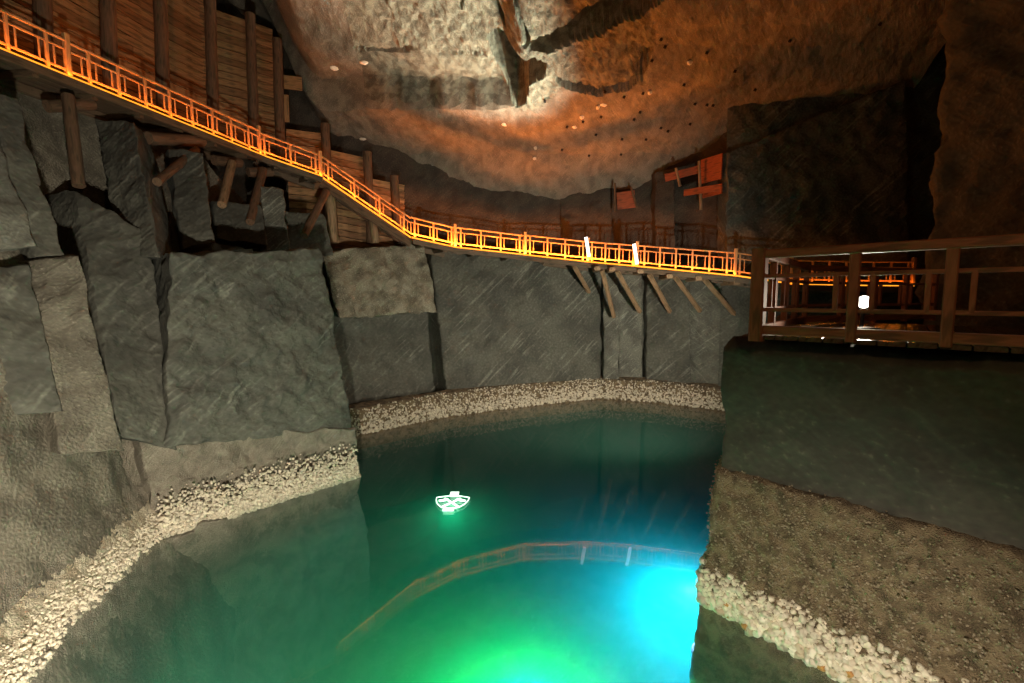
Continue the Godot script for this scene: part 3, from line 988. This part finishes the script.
func deck(parent: Node, a: Vector3, b: Vector3, inward: Vector3, width: float) -> void:
	var up := Vector3.UP
	var n := int(width / 0.3) + 1
	for i in n:
		var o := inward * (0.02 + 0.3 * i)
		bar(parent, "deck_board", a + o - up * 0.03, b + o - up * 0.03, 0.285, 0.06, M.wood_deck)
	bar(parent, "edge_beam", a - up * 0.11 - inward * 0.17, b - up * 0.11 - inward * 0.17, 0.1, 0.22, M.wood_deck)
	bar(parent, "bearer", a - up * 0.2 + inward * width * 0.75, b - up * 0.2 + inward * width * 0.75, 0.16, 0.24, M.wood_deck)
	var k := maxi(2, int(a.distance_to(b) / 1.2))
	for i in k:
		var p := a.lerp(b, (i + 0.5) / k)
		bar(parent, "joist", p - up * 0.16 + inward * 0.04, p - up * 0.16 + inward * (width - 0.05), 0.14, 0.18, M.wood_deck)

func build_walkways() -> void:
	# upper walkway along the plank wall
	var up := base("upper_walkway", Vector3(-11.5, 10.95, -15.0))
	tag(up, "upper timber walkway with amber strip running along the plank wall", "walkway")
	var u := [Vector3(-13.0, 10.95, -7.6), dep(69, 80, 13.4), dep(260, 156.5, 19.2), dep(321, 178, 20.0)]
	
	var inw := [Vector3(-1, 0, -0.15), Vector3(-1, 0, -0.15), Vector3(-0.62, 0, -0.78)]
	for i in 3:
		var w := (inw[i] as Vector3).normalized()
		bay(up, u[i], u[i + 1], [7, 8, 3][i], true, w, [0.22, 0.22, 0.3][i], [1.0, 0.97, 0.9][i])
		deck(up, u[i], u[i + 1], w, [1.7, 1.7, 1.2][i])
	# logs that hold it up
	var logs := [[[68, 96, 13.5], [79, 186, 12.9], 0.14], [[196, 150, 16.3], [157, 182, 13.5], 0.12], [[232, 163, 18.0], [222, 205, 16.3], 0.14], [[263, 170, 18.6], [250, 222, 16.3], 0.14], [[326, 192, 19.6], [304, 236, 17.6], 0.14]]
	for k in logs.size():
		var a := dep(logs[k][0][0], logs[k][0][1], logs[k][0][2])
		var b := dep(logs[k][1][0], logs[k][1][1], logs[k][1][2])
		log_beam(up, "log_prop", b, a, logs[k][2], logs[k][2] * 1.05, M.wood_log if k != 2 else M.wood_strut, k)
	log_beam(up, "log_bearer", dep(47, 106, 13.2), dep(92, 104, 14.3), 0.16, 0.16, M.wood_log, 7)
	log_beam(up, "log_bearer", dep(148, 138, 15.0), dep(202, 141, 17.0), 0.19, 0.19, M.wood_log, 8)
	log_beam(up, "log_bearer", dep(214, 160, 17.8), dep(240, 163, 18.8), 0.18, 0.18, M.wood_log, 9)
	log_beam(up, "log_bearer", dep(248, 172, 19.2), dep(272, 172, 19.9), 0.18, 0.18, M.wood_log, 10)
	# stair
	var B := [dep(411, 239, 21.2), dep(455, 248.5, 22.4), dep(525, 256, 23.5), dep(588, 263, 23.0), dep(637, 267.5, 22.2), dep(735, 277, 20.2), dep(790, 285, 19.5), dep(850, 286.5, 19.4), dep(912, 287, 19.4)]
	var st := base("timber_stair", u[3])
	tag(st, "timber stair with amber strip linking the two walkways", "stair")
	var sin := Vector3(0.25, 0, -0.97).normalized() * 1.0
	sin = Vector3(-0.2, 0, -0.98).normalized()
	bay(st, u[3], B[0], 4, false, sin, 0.5, 0.9)
	var steps := 15
	for i in steps:
		var p: Vector3 = (u[3] as Vector3).lerp(B[0], (i + 0.5) / steps)
		bar(st, "tread", p + sin * 0.05, p + sin * 1.15, 0.3, 0.05, M.wood_deck)
	for s in [0.0, 1.15]:
		bar(st, "stringer", (u[3] as Vector3) + sin * s - Vector3.UP * 0.2, (B[0] as Vector3) + sin * s - Vector3.UP * 0.2, 0.09, 0.34, M.wood_log)
	log_beam(st, "log_prop", dep(333, 243, 20.6), dep(330, 190, 20.7), 0.22, 0.21, M.wood_strut, 21)
	log_beam(st, "log_prop", dep(375, 243, 21.4), dep(373, 216, 21.4), 0.17, 0.17, M.wood_strut, 22)
	# lower walkway round the far wall
	var lo := base("lower_walkway", B[2])
	tag(lo, "lower timber walkway with amber strip along the far wall", "walkway")
	var ni := [3, 4, 4, 4, 6, 3, 4, 4]
	for i in 8:
		var a: Vector3 = B[i]
		var b: Vector3 = B[i + 1]
		var w := (b - a).cross(Vector3.UP)
		w.y = 0
		w = w.normalized()
		if w.z > 0: w = -w
		bay(lo, a, b, ni[i], true, w, [1.7, 2.1, 2.1, 1.7, 0.7, 0.1, 0.1, 0.1][i], [0.94, 0.97, 1.0, 1.0, 1.0, 1.0, 1.0, 1.0][i])
		deck(lo, a, b, w, 1.5)
	for k in [[[574, 266, 23.0], [589, 292, 24.7]], [[602, 270, 22.7], [614, 317, 24.2]], [[617, 271, 22.4], [640, 312, 23.9]], [[649, 274, 21.9], [670, 312, 23.4]], [[675, 277, 21.3], [700, 311, 22.8]], [[704, 279, 20.8], [735, 315, 22.0]]]:
		var a := dep(k[0][0], k[0][1], k[0][2])
		var b := dep(k[1][0], k[1][1], k[1][2])
		bar(lo, "strut", a, b, 0.17, 0.17, M.wood_strut)
	for k in [[597, 268, 22.4], [612, 269, 22.2], [640, 271, 21.9], [669, 276, 21.2], [698, 278, 20.7], [736, 282, 20.1]]:
		var a := dep(k[0], k[1], k[2])
		bar(lo, "cross_beam", a + Vector3(0, -0.02, 0.1), a + Vector3(0.2, -0.02, -1.7), 0.26, 0.18, M.wood_strut)
	# white light panels on two railing posts, throwing light at the roof
	for k in [[587, 247, 22.75, "white glowing light panel on the railing post closer to the stair"], [635, 254, 21.95, "white glowing light panel on the railing post closer to the rock pillar"]]:
		var p := dep(k[0], k[1], k[2])
		var t := base("light_panel", p + Vector3(0, -0.5, 0))
		tag(t, k[3], "lamp", "light panels on the lower walkway railing")
		bar(t, "lamp_face", p + Vector3(0.1, -0.45, 0.02), p + Vector3(-0.06, 0.45, 0.02), 0.05, 0.15, M.panel, Vector3(1, 0, 0.1))
		bar(t, "bracket", p + Vector3(0.12, -0.47, -0.05), p + Vector3(0.0, 0.3, -0.05), 0.06, 0.2, M.lamp_body, Vector3(1, 0, 0.1))
		spot(t, p + Vector3(-0.1, 0.55, 0.15), Vector3(-1.5, 15.0, -19.8), Color(0.93, 1.0, 0.93), 210, 24, 0.12)

# ---- platform on the pillar
func heavy_rail(parent: Node, a: Vector3, b: Vector3, ts: Array, thick: float) -> void:
	var up := Vector3.UP
	var d := b - a
	var l := d.length()
	bar(parent, "top_rail", a + up * 1.18, b + up * 1.18, 0.15, 0.12, M.wood_brown)
	bar(parent, "middle_rail", a + up * 0.86, b + up * 0.86, 0.06, 0.055, M.wood_brown)
	bar(parent, "lower_rail", a + up * 0.37, b + up * 0.37, 0.06, 0.055, M.wood_brown)
	bar(parent, "bottom_rail", a + up * 0.07, b + up * 0.07, 0.09, 0.13, M.wood_brown)
	for t in ts:
		var p: Vector3 = a + d * t
		bar(parent, "post", p - up * 0.04, p + up * 1.14, thick, thick, M.wood_brown, d.normalized())
		for s in [-1.0, 1.0]:
			var q: Vector3 = p + d / l * 0.2 * s
			if (q - a).dot(d) > 0 and (q - b).dot(d) < 0:
				bar(parent, "baluster", q + up * 0.37, q + up * 0.86, 0.06, 0.06, M.wood_brown, d.normalized())

func build_platform() -> void:
	var a := Vector3(3.66, 4.64, -7.22)
	var b := Vector3(7.66, 4.64, -3.36)
	var q1 := Vector3(6.4, 4.64, -10.6)
	var q2 := Vector3(10.6, 4.64, -12.2)
	var d := base("platform_deck", Vector3(6, 4.6, -7))
	tag(d, "dark timber deck on top of the rock pillar", "deck")
	var along := (q1 - a).normalized()
	var across := (b - a).normalized()
	for i in 18:
		var o := across * (0.1 + 0.3 * i)
		bar(d, "deck_board", a + o + Vector3(0, -0.04, 0), a + o + along * 5.2 + Vector3(0, -0.04, 0), 0.28, 0.06, M.wood_wet)
	var r := base("platform_railing", a)
	tag(r, "brown heavy timber railing along the pillar edge", "railing")
	heavy_rail(r, a, b, [0.21, 0.38, 0.55, 0.72, 0.9], 0.12)
	bar(r, "corner_post", a - Vector3.UP * 0.1, a + Vector3.UP * 1.26, 0.19, 0.19, M.wood_brown, (b - a).normalized())
	var s := base("platform_railing", q1)
	tag(s, "brown timber railing along the hidden side of the platform", "railing")
	heavy_rail(s, a + along * 0.15, q1, [0.2, 0.45, 0.7, 1.0], 0.1)
	var t := base("platform_railing", q2)
	tag(t, "brown timber railing across the back of the platform", "railing")
	heavy_rail(t, q1, q2, [0.25, 0.5, 0.75, 1.0], 0.1)
	floodlight(dep(864, 302, 8.5), Vector3(0.5, 4.4, -1.0), 0.11, "round white floodlight shining over the platform deck", 5.0, 70, Color(1, 0.95, 0.85), M.flood, dep(864, 302, 8.5) * Vector3(1, 0, 1) + Vector3(0.05, 4.64, -0.1))
	for k in [[Vector3(4.9, 4.68, -8.4), Vector3(6.3, 4.68, -9.2), "long wet plank lying on the platform deck"], [Vector3(5.0, 4.68, -7.6), Vector3(5.9, 4.68, -7.9), "short wet plank lying by itself close behind the railing"]]:
		var o := bar(self, "loose_plank", k[0], k[1], 0.24, 0.05, M.wood_wet)
		tag(o, k[2], "plank")

# ---- the rest
func build_small_things() -> void:
	# boards and props high on the far wall
	var h := base("timber_hoarding", dep(622, 210, 25.0))
	tag(h, "small square reddish board held by two props on the far wall", "board")
	bar(h, "board", dep(617, 201, 25.0), dep(635, 199, 24.9), 0.06, 0.85, M.wood_red)
	log_beam(h, "prop", dep(615, 212, 24.9), dep(615, 183, 24.9), 0.06, 0.05, M.wood_log, 31)
	log_beam(h, "prop", dep(637, 208, 24.8), dep(631, 187, 24.8), 0.06, 0.05, M.wood_log, 32)
	h = base("timber_hoarding", dep(700, 205, 23.0))
	tag(h, "ragged reddish boards on tall props at the far wall corner", "board")
	bar(h, "board", dep(665, 178, 23.9), dep(700, 169, 23.3), 0.06, 0.36, M.wood_red)
	bar(h, "board", dep(701, 172, 23.2), dep(722, 166, 22.1), 0.06, 1.1, M.wood_red)
	bar(h, "board", dep(684, 193, 23.5), dep(722, 187, 22.0), 0.06, 0.3, M.wood_red)
	bar(h, "board", dep(703, 195, 23.1), dep(722, 190, 22.0), 0.06, 0.3, M.wood_red)
	log_beam(h, "prop", dep(680, 186, 23.4), dep(676, 168, 23.5), 0.07, 0.06, M.wood_strut, 33)
	log_beam(h, "prop", dep(701, 210, 22.9), dep(699, 161, 22.9), 0.07, 0.06, M.wood_strut, 34)
	# glowing emblem lying on the water: a bowl outline with crossed hammers
	var at := level(452, 501, 0.05)
	var e := base("glowing_emblem", at)
	tag(e, "white glowing bowl-shaped emblem with crossed hammers floating on the lake", "illuminated sign")
	var bowl := []
	for i in 25:
		var a := PI * i / 24.0
		bowl.append(Vector3(-cos(a) * 0.42, 0, -0.22 + sin(a) * 0.66))
	put("bowl_outline", tube_mesh(bowl, 0.013), M.sign, e)
	put("rim_outline", tube_mesh([Vector3(-0.42, 0, -0.22), Vector3(-0.2, 0, -0.3), Vector3(0.0, 0, -0.32), Vector3(0.2, 0, -0.3), Vector3(0.42, 0, -0.22)], 0.01), M.sign, e)
	for sgn in [-1.0, 1.0]:
		bar(e, "hammer_handle", at + Vector3(-0.22 * sgn, 0, 0.36), at + Vector3(0.2 * sgn, 0, -0.16), 0.045, 0.03, M.sign)
		bar(e, "hammer_head", at + Vector3(0.22 * sgn - 0.11, 0, -0.06 - 0.05 * sgn), at + Vector3(0.22 * sgn + 0.11, 0, -0.06 + 0.05 * sgn), 0.07, 0.03, M.sign)
	bar(e, "crest", at + Vector3(-0.1, 0, -0.46), at + Vector3(0.12, 0, -0.46), 0.2, 0.03, M.sign)
	bar(e, "base_plate", at + Vector3(-0.16, 0, 0.48), at + Vector3(0.1, 0, 0.48), 0.14, 0.03, M.sign)
	omni(e, at + Vector3(0, -0.35, 0), Color(0.75, 1.0, 0.85), 5.0, 0.3)
